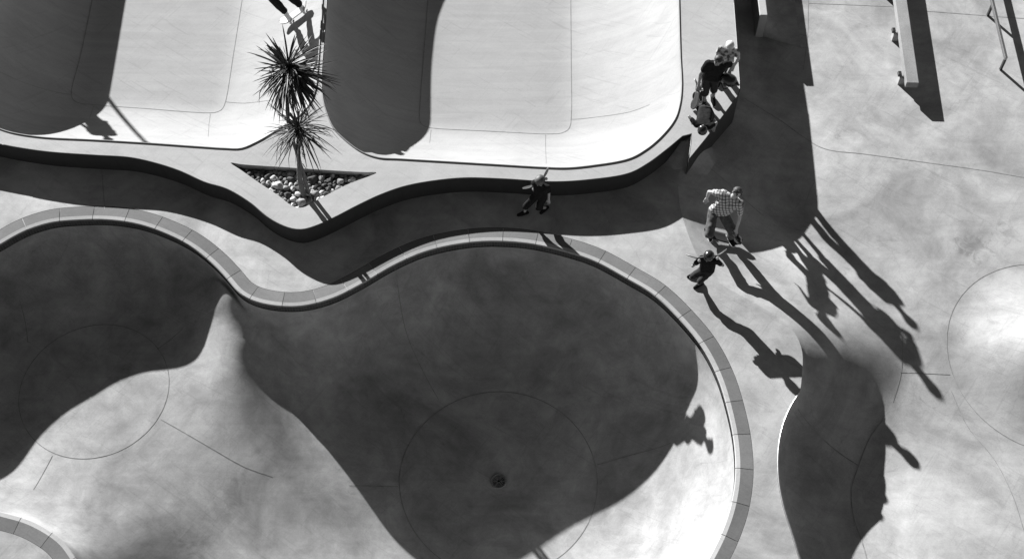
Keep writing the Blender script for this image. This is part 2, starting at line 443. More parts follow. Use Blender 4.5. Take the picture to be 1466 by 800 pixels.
deck_px = [(0,206),(20,210),(68,217),(137,222),(184,225),(218,232),(256,244),(294,261),(324,267+3),(358,290),(382,310),(403,322),(420,327.5),(434,328),
 (454,322),(478,311),(513,293),(543,279),(577,267),(618,259),(666,254.5),(721,256),(792,260),(844,257),(900,248),(927,234),(954,214),(977,195)]
deck_edge = px_curve(deck_px, HD, False, .08)
deck_tail = [pix2(990,184,HD), pix2(991,200,HD), pix2(986,228,HD), pix2(1012,196,HD), pix2(1036,164,HD), pix2(1059,133,HD), pix2(1059,116,HD), pix2(1055,58,HD), pix2(1050.5,0,HD)]
TIP_A = np.array(pix2(990, 184, HD)); TIP_B = np.array(pix2(986, 228, HD)); XT = pix2(984, 190, HD)[0] - .02
def deck_z(p):
    q = np.clip((TIP_A[1] - p[:, 1]) / (TIP_A[1] - TIP_B[1]), 0, 1)
    return HD + 0 * q
def tip_px(u, v):
    z = HD
    for _ in range(25): z = float(.5 * z + .5 * deck_z(np.array([pix2(u, v, z)]))[0])
    return pix2(u, v, z)
deck_tail = [tip_px(u, v) for u, v in ((990,184),(990,200),(986,228),(1012,196),(1036,164),(1059,133),(1059,116),(1055,58),(1050.5,0))]
tail2 = resample(np.array(deck_tail), .12)
tr = tail2[-1]
deck_outline = np.vstack([deck_edge, tail2[1:], resample(np.array([tr, [tr[0] - .15, 15.5], [-16.0, 15.5], [-16.0, deck_edge[0][1] + 1.2], [deck_edge[0][0] - 2.0, deck_edge[0][1] + .45], deck_edge[0]]), .35)[1:-1]])
deck_outline = ccw(deck_outline)

poolA_px = [(463,-420),(463,-200),(462,0),(458,60),(455,100),(452,128),(443,150),(427,167),(410,178),(393,189),(369,203),(345,213),(322,213),(290,211),(212,205.5),(137,201),(61,197),(20,191),(0,185),
 (-26,173),(-43,152),(-44,122),(-27,60),(-9,0),(16,-100),(62,-300),(88,-420)]
poolB_px = [(620,-284),(565,-272),(520,-246),(490,-200),(476,-140),(470,-70),(468,0),(464,60),(461,105),(462,138),(468,162),(478,184),(499,205),(520,219),(543,226.5),(570,228),(639,232),(707,236),(775,240),(810,241),(844,238),(900,228),(923,216),(946,197),(966,172),(973,151),(976,124),(974,77),(972,0),(969,-140),(950,-230),(905,-275),(800,-288)]
poolA = ccw(px_curve(poolA_px, HD, True, .08)); poolB = ccw(px_curve(poolB_px, HD, True, .08))
ZP = HD - 1.50
floorA = ccw(px_curve([(129,20),(115,85),(103,132),(104,143),(112,149),(130,151),(200,156),(300,163),(312,162),(319,157),(323,147),(335,75),(347,0),(362,-100),(395,-330),(380,-345),(200,-345),(180,-330),(152,-100)], ZP, True, .1))
floorB = ccw(px_curve([(613,0),(609,50),(601,160),(601,175),(606,182),(618,184.5),(700,189),(790,193),(806,191.5),(815,185),(817.5,170),(817.5,80),(817,0),(817,-80),(815,-175),(806,-187),(790,-190),(660,-190),(640,-187),(630,-175),(621,-80)], ZP, True, .1))

planter = ccw(px_curve([(330,233),(345,235.2),(400,239),(460,243),(520,246.5),(540,247),(532,251),(500,263),(470,278),(446,291),(437,296),(427,297.5),(417,294),(400,281),(370,261),(345,243.5)], HD, True, .05))

# pocket / bank edge on the right
edge_px = [(940,-420),(945,40),(955,150),(972,225),(971,265),(974,297),(984,332),(1001,370),(1028,403),(1070,428),(1109,451),(1136,474),(1148,501),(1148,536),(1144,563),(1130,586),(1119,616),(1114,650),(1115,688),(1122,725),(1134,763),(1146,803),(1166,860),(1190,920),(1240,1010)]
edgeC = px_curve(edge_px, 0, False, .1)
YA, YB = pix2(1150, 462)[1], pix2(1120, 625)[1]
DIP = np.array(pix2(1275, 640))
def plaza_level(x, y):
    return -(0.60 + .24 * sstep(pix2(0, 400)[1], pix2(0, 680)[1], y))
NOTCH = np.array(pix2(987, 193, HD))
mound_c = np.array(pix2(1496, 520, -1.0)); MOUND_R, MOUND_H = 1.85, 1.0
def ground_z(p):
    d, i = dist_poly(p, edgeC, False, True)
    A = edgeC[i]; T = edgeC[np.minimum(i + 1, len(edgeC) - 1)] - A
    side = T[:, 0] * (p[:, 1] - A[:, 1]) - T[:, 1] * (p[:, 0] - A[:, 0])
    d = np.where(side > 0, d, 0.0)         # edge runs towards the viewer: the low side is on its left hand
    y = p[:, 1]
    s = sstep(YA, YB, y)
    w = 2.1 * (1 - s) + 1.45 * s
    t = np.clip(d / w, 0, 1)
    gb = 1 - (1 - t) ** 1.25
    gq = np.sqrt(np.clip(1 - (1 - t) ** 2, 0, 1))
    z = plaza_level(p[:, 0], y) * (gb * (1 - s) + gq * s)
    dq = np.hypot(p[:, 0] - DIP[0], (p[:, 1] - DIP[1]) * .7)
    z = z - .20 * np.exp(-(dq / .95) ** 2) * sstep(0, .9, d)
    rn = np.hypot(p[:, 0] - NOTCH[0], p[:, 1] - NOTCH[1])      # fillet poured into the inside corner of the deck front
    z = z + (HD - .03 - z) * np.clip(1 - rn / .55, 0, 1) ** 1.3
    r = np.hypot(p[:, 0] - mound_c[0], p[:, 1] - mound_c[1]) / MOUND_R
    z = z + np.where(r < 1, MOUND_H * (1 - np.clip(r, 0, 1)) ** 2, 0)
    return z

# ------------------------------------------------------------------ ground sheet
xs0, ys0, xs1, ys1 = -14.0, -10.5, 13.0, 13.0
outer = resample(np.array([[-400., -400.], [400, -400], [400, 400], [-400, 400]]), 100, True)
ring = np.stack(np.meshgrid(np.linspace(-60, 60, 25), np.linspace(-60, 60, 25)), -1).reshape(-1, 2)
ring = ring[(np.abs(ring[:, 0]) > 15) | (np.abs(ring[:, 1]) > 14)]
eT = np.gradient(edgeC, axis=0); eT /= np.linalg.norm(eT, axis=1)[:, None]; eN = np.stack([-eT[:, 1], eT[:, 0]], 1)
hug = np.vstack([edgeC + eN * q for q in (.03, .07, .12, .18, .25, .33)])
vis = edgeC[:, 1] < pix2(971, 262)[1]; cons_edge = edgeC[vis]
def ground_far(p):
    z = ground_z(p); return z
ground, G_BVH = region('ground', outer, [coping_out, deck_outline], ground_far, .13, M['ground'], grid_box=((xs0, ys0), (xs1, ys1)), extra=np.vstack([ring, hug]), cons=[cons_edge])
tag(ground, kind='structure'); ground.data.set_sharp_from_angle(angle=math.radians(16))
def gpt(u, v, z0=0): return on_surf(G_BVH, u, v, z0)

# ------------------------------------------------------------------ the pool bowl
zc = lambda u, v, z: np.array(pix2(u, v, z))
FLO = [(zc(135, 558, -1.26), 1.34, 1.26), (zc(714, 690, -2.25), 1.79, 2.2), (zc(330, 960, -1.75), 1.2, 1.75)]
RDG = [(324, 396, -.21, 1.3), (328, 428, -.23, 1.6), (331, 455, -.34, 1.8), (334, 485, -.52, 1.7), (343, 525, -.77, 1.2), (366, 565, -1.03, .8), (404, 602, -1.26, .55), (440, 650, -1.44, .42), (490, 705, -1.66, .36), (545, 770, -1.95, .36)]
rdg3 = np.array([tuple(pix(u, v, z)) + (k,) for u, v, z, k in RDG]); rdg3 = resample(catmull(rdg3), .06)
BAND = .20
def bowl_z(p):
    dr = dist_poly(p, rim)
    dfs = np.stack([np.maximum(np.hypot(p[:, 0] - c[0], p[:, 1] - c[1]) - r, 0) for c, r, D in FLO])
    df = np.min(dfs, 0)
    w = 1 / (dfs + .25) ** 2.2; D = sum(w[i] * FLO[i][2] for i in range(3)) / w.sum(0)
    dr2 = np.maximum(dr - .0155, 0)
    t = np.where(df <= 0, 1, dr2 / (dr2 + df + 1e-6))
    # vertical-ish walls: limit transition width
    z = -BAND - (D - BAND) * np.sqrt(np.clip(1 - (1 - t) ** 2.1, 0, 1))
    d, i = dist_poly(p, rdg3[:, :2], False, True)
    zr = rdg3[i, 2] - rdg3[i, 3] * (np.sqrt(d * d + .12 ** 2) - .12)
    k = .07; zm = np.maximum(z, zr); zs = zm + k * np.log(np.exp((z - zm) / k) + np.exp((zr - zm) / k)) - k * .0
    near = sstep(.0, .10, dr)
    return np.where(d < 2.0, z * (1 - near) + np.minimum(zs, -BAND - .02) * near, z)
loc_b = Vector((0, 0, 0))
pool = thing('pool_bowl', (0, 0, 0), 'large lobed concrete pool bowl with dark tile band, stone coping and round floor drain', 'skate bowl')
bowl_in = offset_closed(rim, -.015)
surf, B_BVH = region('bowl_surface', bowl_in, [], bowl_z, .065, M['bowl'], pool, rings=(.008, .02, .04, .065, .095, .13, .17, .22, .28, .35, .43), relax=70, relax_d=.28)
# tile band
n = len(rim); cum = np.concatenate([[0], np.cumsum(np.linalg.norm(np.diff(np.vstack([rim, rim[:1]]), axis=0), axis=1))])
vs = [(p[0], p[1], -.03) for p in rim] + [(p[0], p[1], -BAND - .02) for p in rim]
fs = [(i, i + n, (i + 1) % n + n, (i + 1) % n) for i in range(n)]
tb = mesh_obj('tile_band', vs, fs, M['tile'], pool)
uvl = tb.data.uv_layers.new(name='UVMap')
for i, f in enumerate(tb.data.polygons):
    for li, (a, zz) in zip(f.loop_indices, ((cum[i], .19), (cum[i], 0), (cum[i + 1], 0), (cum[i + 1], .19))): uvl.data[li].uv = (a, zz)
# coping stones on a mortar bed
nrm = (rim - offset_closed(rim, -1.0))
def cop_pt(i, d, z):
    i %= n; return (rim[i][0] + nrm[i][0] * d, rim[i][1] + nrm[i][1] * d, z)
prof = [(-.022, -.03), (-.026, -.005), (-.012, .012), (.055, .017), (.27, -.002), (.27, -.06), (.0, -.06)]
vs = []; fs = []
mprof = [(0.0, -.03), (.0, .006), (.268, -.006), (.268, -.06)]
for i in range(n):
    for d, z in mprof: vs.append(cop_pt(i, d, z))
for i in range(n):
    for k in range(3): fs.append((i*4+k, i*4+k+1, ((i+1) % n)*4+k+1, ((i+1) % n)*4+k))
mesh_obj('mortar_bed', vs, fs, M['mortar'], pool)
nst = int(round(cum[-1] / .60)); sidx = [i * n / nst for i in range(nst)]
def cop_f(fi, d, z):
    i = int(math.floor(fi)); f = fi - i; a = np.array(cop_pt(i, d, z)); b = np.array(cop_pt(i + 1, d, z)); return a * (1 - f) + b * f
gap = .010 / (cum[-1] / n) / 2
for s in range(nst):
    a = sidx[s] + gap; b = (sidx[s + 1] if s + 1 < nst else n) - gap
    k = 9; vs = []; fs = []; mi = []
    for q in range(k + 1):
        fi = a + (b - a) * q / k
        for d, z in prof: vs.append(cop_f(fi, d, z))
    m = len(prof)
    for q in range(k):
        for j in range(m):
            fs.append((q*m+j, (q+1)*m+j, (q+1)*m+(j+1) % m, q*m+(j+1) % m)); mi.append(1 if j in (1, 2) else 0)
    fs.append(tuple(range(m))); mi.append(0); fs.append(tuple(k*m + j for j in range(m))[::-1]); mi.append(0)
    o = mesh_obj('coping_stone', vs, fs, [M['coping'], M['lip']], pool)
    o.data.polygons.foreach_set('material_index', mi)
    bm = bmesh.new(); bm.from_mesh(o.data); bmesh.ops.recalc_face_normals(bm, faces=bm.faces); bm.to_mesh(o.data); bm.free()
# drain
dc = FLO[1][0]; dz = -FLO[1][2]
bm = bmesh.new()
for r0, r1, z0 in ((.115, .150, .010),):
    ringp = [(dc[0] + .132 * math.cos(a * math.pi / 20), dc[1] + .132 * math.sin(a * math.pi / 20), dz + .006) for a in range(40)]
    add_tube(bm, ringp, .016, 6, True)
dr = bm_obj('drain', bm, M['iron'], pool, True)
bm = bmesh.new()
bmesh.ops.create_circle(bm, cap_ends=True, segments=32, radius=.12, matrix=Matrix.Translation((dc[0], dc[1], dz + .005)))
g0 = bm_obj('drain_pit_shade', bm, M['black'], dr)  # flat black disc, paints the dark of the pit under the grate
bm = bmesh.new()
for rr in (.03, .055, .08, .105):
    add_tube(bm, [(dc[0] + rr * math.cos(a * math.pi / 16), dc[1] + rr * math.sin(a * math.pi / 16), dz + .010) for a in range(32)], .006, 5, True)
for a in range(6):
    c, s_ = math.cos(a * math.pi / 3), math.sin(a * math.pi / 3)
    add_tube(bm, [(dc[0] + .025 * c, dc[1] + .025 * s_, dz + .010), (dc[0] + .12 * c, dc[1] + .12 * s_, dz + .010)], .006, 5)
bm_obj('grate', bm, M['iron'], dr, True)

def ribbon(bm, pts2, bvh, w, lift=.004, z0=0):
    P = resample(np.array(pts2), .07); prev = None
    t = np.gradient(P, axis=0); t /= np.linalg.norm(t, axis=1)[:, None] + 1e-9
    nn = np.stack([-t[:, 1], t[:, 0]], 1) * w / 2
    for i in range(len(P)):
        a, b = P[i] + nn[i], P[i] - nn[i]
        va = bm.verts.new((a[0], a[1], surf_z(bvh, a[0], a[1], z0) + lift)); vb = bm.verts.new((b[0], b[1], surf_z(bvh, b[0], b[1], z0) + lift))
        if prev: bm.faces.new((prev[0], prev[1], vb, va))
        prev = (va, vb)
def sp(bvh, pts, z0): return [tuple(on_surf(bvh, u, v, z0).xy) for u, v in pts]
def line_part(pts2, bvh, w, mat, parent):
    bm = bmesh.new(); ribbon(bm, pts2, bvh, w); bm_obj('joint_line', bm, mat, parent)
for (c, r, D) in FLO[:2]:
    line_part([(c[0] + r * math.cos(a * math.pi / 40), c[1] + r * math.sin(a * math.pi / 40)) for a in range(81)], B_BVH, .011, M['joint'], pool)
for line in ([(500,695),(570,696)], [(230,600),(300,640),(350,668),(390,682)], [(75,652),(60,680),(48,700)], [(40,490),(36,460),(28,430)], [(855,665),(900,652),(960,634)], [(628,572),(600,520),(580,470),(572,430)], [(225,500),(262,470)]  ):
    line_part(catmull(sp(B_BVH, line, -1.6)), B_BVH, .010, M['joint'], pool)

# ------------------------------------------------------------------ raised deck with planter, two square pools
deck = thing('raised_deck', (0, 0, 0), 'pale raised concrete deck with wavy front wall and triangular planter cutout', 'deck')
top, D_BVH = region('deck_top', deck_outline, [poolA, poolB, planter], deck_z, .5, M['deck'], deck, extra=np.stack(np.meshgrid(np.arange(XT, XT + 1.2, .09), np.arange(TIP_B[1], TIP_A[1] + .1, .07)), -1).reshape(-1, 2))
top.data.polygons.foreach_set('use_smooth', [False] * len(top.data.polygons))
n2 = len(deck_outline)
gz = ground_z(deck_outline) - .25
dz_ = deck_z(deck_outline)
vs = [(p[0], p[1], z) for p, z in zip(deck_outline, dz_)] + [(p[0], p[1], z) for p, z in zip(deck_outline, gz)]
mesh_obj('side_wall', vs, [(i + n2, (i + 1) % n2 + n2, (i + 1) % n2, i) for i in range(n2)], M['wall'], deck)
bm = bmesh.new()
te_ = np.vstack([deck_edge, tail2[1:]]); add_tube(bm, [(p[0], p[1], z - .008) for p, z in zip(te_, deck_z(te_))], .012, 6)
bm_obj('edge_trim', bm, M['dark_steel'], deck, True)
n3 = len(planter)
bm = bmesh.new()
t0 = [bm.verts.new((p[0], p[1], HD)) for p in planter]; t1 = [bm.verts.new((p[0], p[1], HD - .3)) for p in planter]
for i in range(n3): bm.faces.new((t0[i], t0[(i + 1) % n3], t1[(i + 1) % n3], t1[i]))
bm_obj('planter_wall', bm, M['deck'], deck)
bm = bmesh.new(); bm.faces.new([bm.verts.new((p[0], p[1], HD - .14)) for p in planter]); bm_obj('planter_soil', bm, M['soil'], deck)

def square_pool(label, poly, floor, lines):
    root = thing('square_pool', (0, 0, 0), label, 'skate bowl')
    def zf(p):
        dr = dist_poly(p, poly); df = np.where(inside(p, floor), 0, dist_poly(p, floor))
        t = np.where(df <= 0, 1, dr / (dr + df + 1e-6))
        return HD - .02 - (HD - .02 - ZP) * (.62 * np.sqrt(np.clip(1 - (1 - t) ** 2, 0, 1)) + .38 * t)
    s, bvh = region('pool_surface', poly, [], zf, .11, M['pool'], root, rings=(.012, .03, .06, .1, .15, .22, .3), relax=8, relax_d=.3)
    bm = bmesh.new()
    add_tube(bm, [(p[0], p[1], HD + .004) for p in poly], .016, 8, True); bm_obj('metal_coping', bm, M['pipe'], root, True)
    line_part(np.vstack([floor, floor[:1]]), bvh, .011, M['joint'], root)
    for L_ in lines: line_part(sp(bvh, L_, -.4), bvh, .007, M['joint'], root)
    return bvh
A_BVH = square_pool('bright sunken pool left of the palm with grey rectangular floor', poolA, floorA, ([(104,136),(60,127),(0,104)], [(323,146),(350,148),(390,143)], [(301,163),(299,178),(298,196)], [(134,152),(128,170)]))
P_BVH = square_pool('bright sunken pool right of the palm with half its floor in shade', poolB, floorB, ([(817,171),(860,167),(900,161),(930,150)], [(781,193),(781,212),(782,234)], [(617,186),(615,205)]))

# ------------------------------------------------------------------ joints on the plaza
for L_, w in (([(1066,141),(1110,168),(1151,197),(1180,213),(1240,221),(1320,232),(1400,243),(1466,254),(1560,268)], .013), ([(1157,5),(1280,10)], .010),
          ([(1322,16),(1400,22),(1466,27)], .011), ([(1157,52),(1130,46),(1105,32)], .014), ([(1150,100),(1156,50),(1157,0)], .012),
          ([(1142,585),(1180,630),(1210,654),(1229,666)], .018), ([(1266,598),(1246,625),(1230,664),(1219,700),(1222,740),(1234,775),(1241,800),(1250,840)], .018),
          ([(1288,532),(1360,536)], .012), ([(1292,470),(1290,532),(1278,575)], .010),
          ([(1015,238),(1045,265),(1066,286),(1093,309)], .012), ([(1150,300),(1160,272),(1165,262)], .012),
          ([(1362,560),(1385,610),(1425,660),(1450,710),(1466,760)], .010), ([(155,262),(150,300)], .012)):
    line_part(catmull(sp(G_BVH, L_, -.5)), G_BVH, w, M['faint'], ground)
line_part([(mound_c[0] + MOUND_R * math.cos(a), mound_c[1] + MOUND_R * math.sin(a)) for a in np.linspace(1.4, 4.4, 40)], G_BVH, .010, M['faint'], ground)
# steel lip along the pocket
lip = [p for p in edge_px if 563 <= p[1] <= 1010]
lc = px_curve(lip, 0, False, .08)
bm = bmesh.new(); add_tube(bm, [(p[0], p[1], .004) for p in lc], .02, 8)
o = bm_obj('metal_coping', bm, M['steel'], None, True); tag(o, 'curved steel pipe coping along the lip of the shaded pocket', 'coping')

# ------------------------------------------------------------------ low wall at the top, bench ledge, rail
b0 = gpt(1093, 40, -.6)
root = thing('low_wall', (b0.x, b0.y, -.6), 'short pale wall end beside the shaded deck wall at the top of the photo', 'wall')
e0, e1 = pix(1088, 22, .07), pix(1099, 22, .07); wlen = 3.2
bm = bmesh.new(); wd = e1.x - e0.x
add_box(bm, (wd, wlen, .79), Matrix.Translation(((e0.x + e1.x) / 2, e0.y + wlen / 2, -.325)), .012)
bm_obj('wall_block', bm, M['deck'], root, False, root.location)
bm = bmesh.new()    # curved fillet on its right side
rows = []
for yy in (e0.y + .02, e0.y + wlen - .02):
    rows.append([bm.verts.new((e1.x + .004 + .75 * (1 - math.cos(a)), yy - (.0 if yy > e0.y + 1 else .3 * (1 - math.cos(a))), -.6 + .5 * (1 - math.sin(a)) + .004)) for a in np.linspace(0, math.pi / 2, 12)])
for k in range(11): bm.faces.new((rows[0][k], rows[0][k + 1], rows[1][k + 1], rows[1][k]))
c0 = bm.verts.new((e1.x + .004, e0.y + .02, -.62)); c0b = bm.verts.new((e1.x + .75, e0.y - .28, -.62))
bm.faces.new([c0] + [c0b] + rows[0][::-1])
bm_obj('curved_ramp', bm, M['ground'], root, True, root.location)

def beam(p0, p1, width, z0, z1, bm, bev=.01):
    d = (p1 - p0); L_ = d.length; ang = math.atan2(d.y, d.x)
    mt = Matrix.Translation(((p0.x + p1.x) / 2, (p0.y + p1.y) / 2, (z0 + z1) / 2)) @ Matrix.Rotation(ang, 4, 'Z')
    add_box(bm, (L_, width, z1 - z0), mt, bev)
GB = surf_z(G_BVH, *gpt(1300, 120, -.6).xy, -.6)
ZT = GB + .36
l0, l1 = pix(1307, 119, ZT), pix(1277, -90, ZT)
root = thing('grind_ledge', (l0.x, l0.y, GB), 'long pale concrete grind ledge on low feet casting a dark shadow', 'ledge')
bm = bmesh.new(); beam(l0, l1, .245, ZT - .15, ZT, bm, .012); bm_obj('ledge_beam', bm, M['beam'], root, False, root.location)
dv = (l1 - l0).normalized(); sd = Vector((-dv.y, dv.x, 0))
for k in (.30, 1.42, 2.54):
    c = l0 + dv * k + sd * .045
    bm = bmesh.new(); beam(c - sd * .12 + Vector((0, 0, 0)), c + sd * .15, .13, GB - .02, ZT - .152, bm, .006)
    bm_obj('leg', bm, M['ground'], root, False, root.location)
    bm = bmesh.new(); cc = c + sd * .16
    add_box(bm, (.07, .10, .07), Matrix.Translation((cc.x, cc.y, ZT - .10)), .01); bm_obj('bracket', bm, M['dark_steel'], root, False, root.location)
GB2 = surf_z(G_BVH, *gpt(1432, 101, -.6).xy, -.6)
f1 = pix(1432.5, 101, GB2); f2 = pix(1414, 22.5, GB2)
zr = GB2 + .40
root = thing('grind_rail', (f1.x, f1.y, GB2), 'thin steel flat bar rail on bent legs at the right edge', 'rail')
dv = (f2 - f1).normalized(); far = f1 + dv * 4.2
bm = bmesh.new(); beam(f1 + dv * -.0 , far, .05, zr - .09, zr, bm, .004); bm_obj('rail_bar', bm, M['steel'], root, False, root.location)
for p in (f1 + dv * .02, f2, f2 + dv * 1.25):
    bm = bmesh.new(); add_box(bm, (.045, .05, .40 - .092), Matrix.Translation((p.x, p.y, GB2 + .154 - .002))); bm_obj('leg', bm, M['dark_steel'], root, False, root.location)

# ------------------------------------------------------------------ people
def ik(a, t, l1, l2, pole):
    a, t = Vector(a), Vector(t); d = t - a; L_ = d.length
    if L_ > (l1 + l2) * .995: d = d * ((l1 + l2) * .995 / L_); L_ = d.length
    dn = d.normalized(); x = (l1 * l1 - l2 * l2 + L_ * L_) / (2 * L_)
    h = math.sqrt(max(l1 * l1 - x * x, 0)); pv = Vector(pole); pv = pv - dn * pv.dot(dn)
    pv = pv.normalized() if pv.length > 1e-6 else dn.orthogonal()
    return a + dn * x + pv * h, a + d

def person(label, h, pelvis, neck, face, hands, feet, lat, toes, top, bottom, shoes, head_wear, skin, hair, kid=False, sleeve=.55, leg=1.0, elbow=None, knee=None, head_tilt=None, group=None, slim=1.0, lat_hip=None, sole=None):
    """hands/feet: two world points each (image-left one first); lat: vector from that shoulder to the other"""
    base = Vector(((feet[0][0] + feet[1][0]) / 2, (feet[0][1] + feet[1][1]) / 2, min(feet[0][2], feet[1][2])))
    root = thing('person', base, label, 'person', group)
    k = h / 1.75; pelvis = Vector(pelvis); neck = Vector(neck); face = Vector(face).normalized(); lat = Vector(lat).normalized()
    lh = Vector(lat_hip).normalized() if lat_hip is not None else lat
    spine = (neck - pelvis).normalized(); fw = lat.cross(spine); fw.normalize()
    if fw.dot(face) < 0: fw = -fw
    sw = .165 * k * slim; hw = .085 * k
    sh = [neck - spine * .05 * k - lat * sw, neck - spine * .05 * k + lat * sw]
    hp = [pelvis - lh * hw, pelvis + lh * hw]
    hr = (.082 if not kid else .105) * k
    hd = neck + (spine * .5 + Vector((0, 0, .5)) + face * (.35 if head_tilt is None else head_tilt)).normalized() * (.085 * k + hr * 1.05)
    ua, fa, th, sn = .29 * k, .25 * k, .42 * k, .42 * k
    arms = []; legs = []
    for i in range(2):
        e, w = ik(sh[i], hands[i], ua, fa, elbow[i] if elbow else -fw); arms.append((e, w))
        an = Vector(feet[i]) + Vector((0, 0, .085 * k))
        kn, an = ik(hp[i], an, th, sn, knee[i] if knee else fw); legs.append((kn, an))
    chest = neck.lerp(pelvis, .32); waist = neck.lerp(pelvis, .68)
    # --- body, one mesh
    bm = bmesh.new()
    up = (hd - neck).normalized(); side = up.cross(face).normalized(); fc = side.cross(up).normalized()
    if fc.dot(face) < 0: fc = -fc
    add_hull(bm, [(hd + up * hr * .18, hr), (hd - up * hr * .45 + fc * hr * .18, hr * .74), (hd - up * hr * .78 + fc * hr * .42, hr * .40)], 12)
    add_hull(bm, [(hd + fc * hr * 1.02 - up * hr * .12, hr * .12), (hd + fc * hr * .85 + up * hr * .2, hr * .10), (hd + fc * hr * 1.14 - up * hr * .3, hr * .15)], 6)
    for s in (-1, 1):
        add_hull(bm, [(hd + side * s * hr * .98 - up * hr * .1, hr * .16), (hd + side * s * hr * 1.0 + up * hr * .15, hr * .18)], 6)
    add_hull(bm, [(neck - spine * .03 * k, .06 * k), (hd - up * hr * .55, .052 * k)])
    add_hull(bm, [(sh[0], .048 * k), (sh[1], .048 * k), (chest - lat * .08 * k, .085 * k), (chest + lat * .08 * k, .085 * k)])
    add_hull(bm, [(chest - lat * .08 * k, .085 * k), (chest + lat * .08 * k, .085 * k), (waist - lh * .06 * k, .08 * k), (waist + lh * .06 * k, .08 * k)])
    add_hull(bm, [(waist - lh * .06 * k, .08 * k), (waist + lh * .06 * k, .08 * k), (hp[0], .085 * k), (hp[1], .085 * k)])
    for i in range(2):
        e, w = arms[i]; kn, an = legs[i]
        add_hull(bm, [(sh[i], .050 * k), (e, .036 * k)]); add_hull(bm, [(e, .038 * k), (e.lerp(w, .3), .037 * k), (w, .025 * k)])
        add_hull(bm, [(hp[i], .083 * k), (kn, .052 * k)])
        add_hull(bm, [(kn, .052 * k), (kn.lerp(an, .3) - fw * .012 * k, .05 * k)]); add_hull(bm, [(kn.lerp(an, .3) - fw * .012 * k, .05 * k), (an, .034 * k)])
        hv = (w - e).normalized(); sx = hv.cross(fw); sx = sx.normalized() if sx.length > .1 else hv.orthogonal().normalized(); nx = sx.cross(hv)
        pe = w + hv * .085 * k
        add_hull(bm, [(w + hv * .02 * k - sx * .014 * k, .019 * k), (w + hv * .02 * k + sx * .014 * k, .019 * k), (pe - sx * .03 * k, .013 * k), (pe + sx * .03 * k, .013 * k)], 8)
        for q, (o_, ln) in enumerate(((-.033, .062), (-.011, .074), (.011, .070), (.033, .054))):
            r0 = pe + sx * o_ * k; m1 = r0 + (hv * .8 + nx * .45 + sx * o_ * 2).normalized() * ln * .55 * k; m2 = m1 + (hv * .25 + nx * .95).normalized() * ln * .5 * k
            add_hull(bm, [(r0, .0105 * k), (m1, .0098 * k)], 6); add_hull(bm, [(m1, .0098 * k), (m2, .0085 * k)], 6)
        tsn = -1 if i == 0 else 1
        t0_ = w + hv * .03 * k + sx * tsn * .024 * k; t1_ = t0_ + (hv * .6 + sx * tsn * .7 + nx * .3).normalized() * .042 * k; t2_ = t1_ + (hv * .8 + nx * .5).normalized() * .03 * k
        add_hull(bm, [(t0_, .014 * k), (t1_, .0115 * k)], 6); add_hull(bm, [(t1_, .0115 * k), (t2_, .010 * k)], 6)
        td = Vector(toes[i]).normalized(); f0 = Vector(feet[i])
        add_hull(bm, [(an, .034 * k), (f0 - td * .05 * k + Vector((0, 0, .045 * k)), .032 * k), (f0 + td * .12 * k + Vector((0, 0, .035 * k)), .026 * k)], 8)
    remeshed('body', bm, .0085, skin, root, 3, base)
    # --- clothes
    bm = bmesh.new(); g = .016 * k
    add_hull(bm, [(sh[0], .052 * k + g), (sh[1], .052 * k + g), (neck - spine * .05 * k, .055 * k + g), (chest - lat * .085 * k, .09 * k + g), (chest + lat * .085 * k, .09 * k + g)])
    lowr = neck.lerp(pelvis, .93)
    add_hull(bm, [(chest - lat * .085 * k, .09 * k + g), (chest + lat * .085 * k, .09 * k + g), (waist - lh * .07 * k, .088 * k + g), (waist + lh * .07 * k, .088 * k + g), (lowr - lh * .085 * k, .088 * k + g), (lowr + lh * .085 * k, .088 * k + g)])
    for i in range(2):
        e, w = arms[i]
        if sleeve <= 1: add_hull(bm, [(sh[i], .056 * k + g), (sh[i].lerp(e, sleeve), .047 * k + g)])
        else:
            add_hull(bm, [(sh[i], .056 * k + g), (e, .042 * k + g)]); add_hull(bm, [(e, .042 * k + g), (e.lerp(w, sleeve - 1), .034 * k + g)])
    remeshed('shirt', bm, .0105, top, root, 3, base, .013 * k)
    bm = bmesh.new(); hipb = neck.lerp(pelvis, .86); lo = 1.25 if leg < 1 else 1.0
    add_hull(bm, [(hipb - lh * .07 * k, .085 * k), (hipb + lh * .07 * k, .085 * k), (hp[0], .097 * k), (hp[1], .097 * k)])
    for i in range(2):
        kn, an = legs[i]
        if leg <= .5: add_hull(bm, [(hp[i], .097 * k), (hp[i].lerp(kn, leg * 2), .08 * k)])
        else:
            add_hull(bm, [(hp[i], .097 * k), (kn, .070 * k * (lo * .98 if lo > 1 else 1))]); q = (leg - .5) * 2
            add_hull(bm, [(kn, .070 * k * (lo * .98 if lo > 1 else 1)), (kn.lerp(an, min(q, .96)), .058 * k * lo)])
    remeshed('trousers' if leg > .8 else 'shorts', bm, .0105, bottom, root, 3, base, .014 * k)
    for i in range(2):
        td = Vector(toes[i]).normalized(); f0 = Vector(feet[i]); an = legs[i][1]; lt = td.cross(Vector((0, 0, 1)))
        bm = bmesh.new()
        z = Vector((0, 0, 1))
        add_hull(bm, [(f0 - td * .07 * k + z * .038 * k, .040 * k), (f0 + td * .06 * k + z * .036 * k - lt * .012 * k, .040 * k), (f0 + td * .06 * k + z * .036 * k + lt * .012 * k, .040 * k), (f0 + td * .16 * k + z * .03 * k, .034 * k), (an + z * .0 * k, .044 * k)], 10)
        so = bm_obj('shoe', bm, shoes, root, True, base)
        bm = bmesh.new()
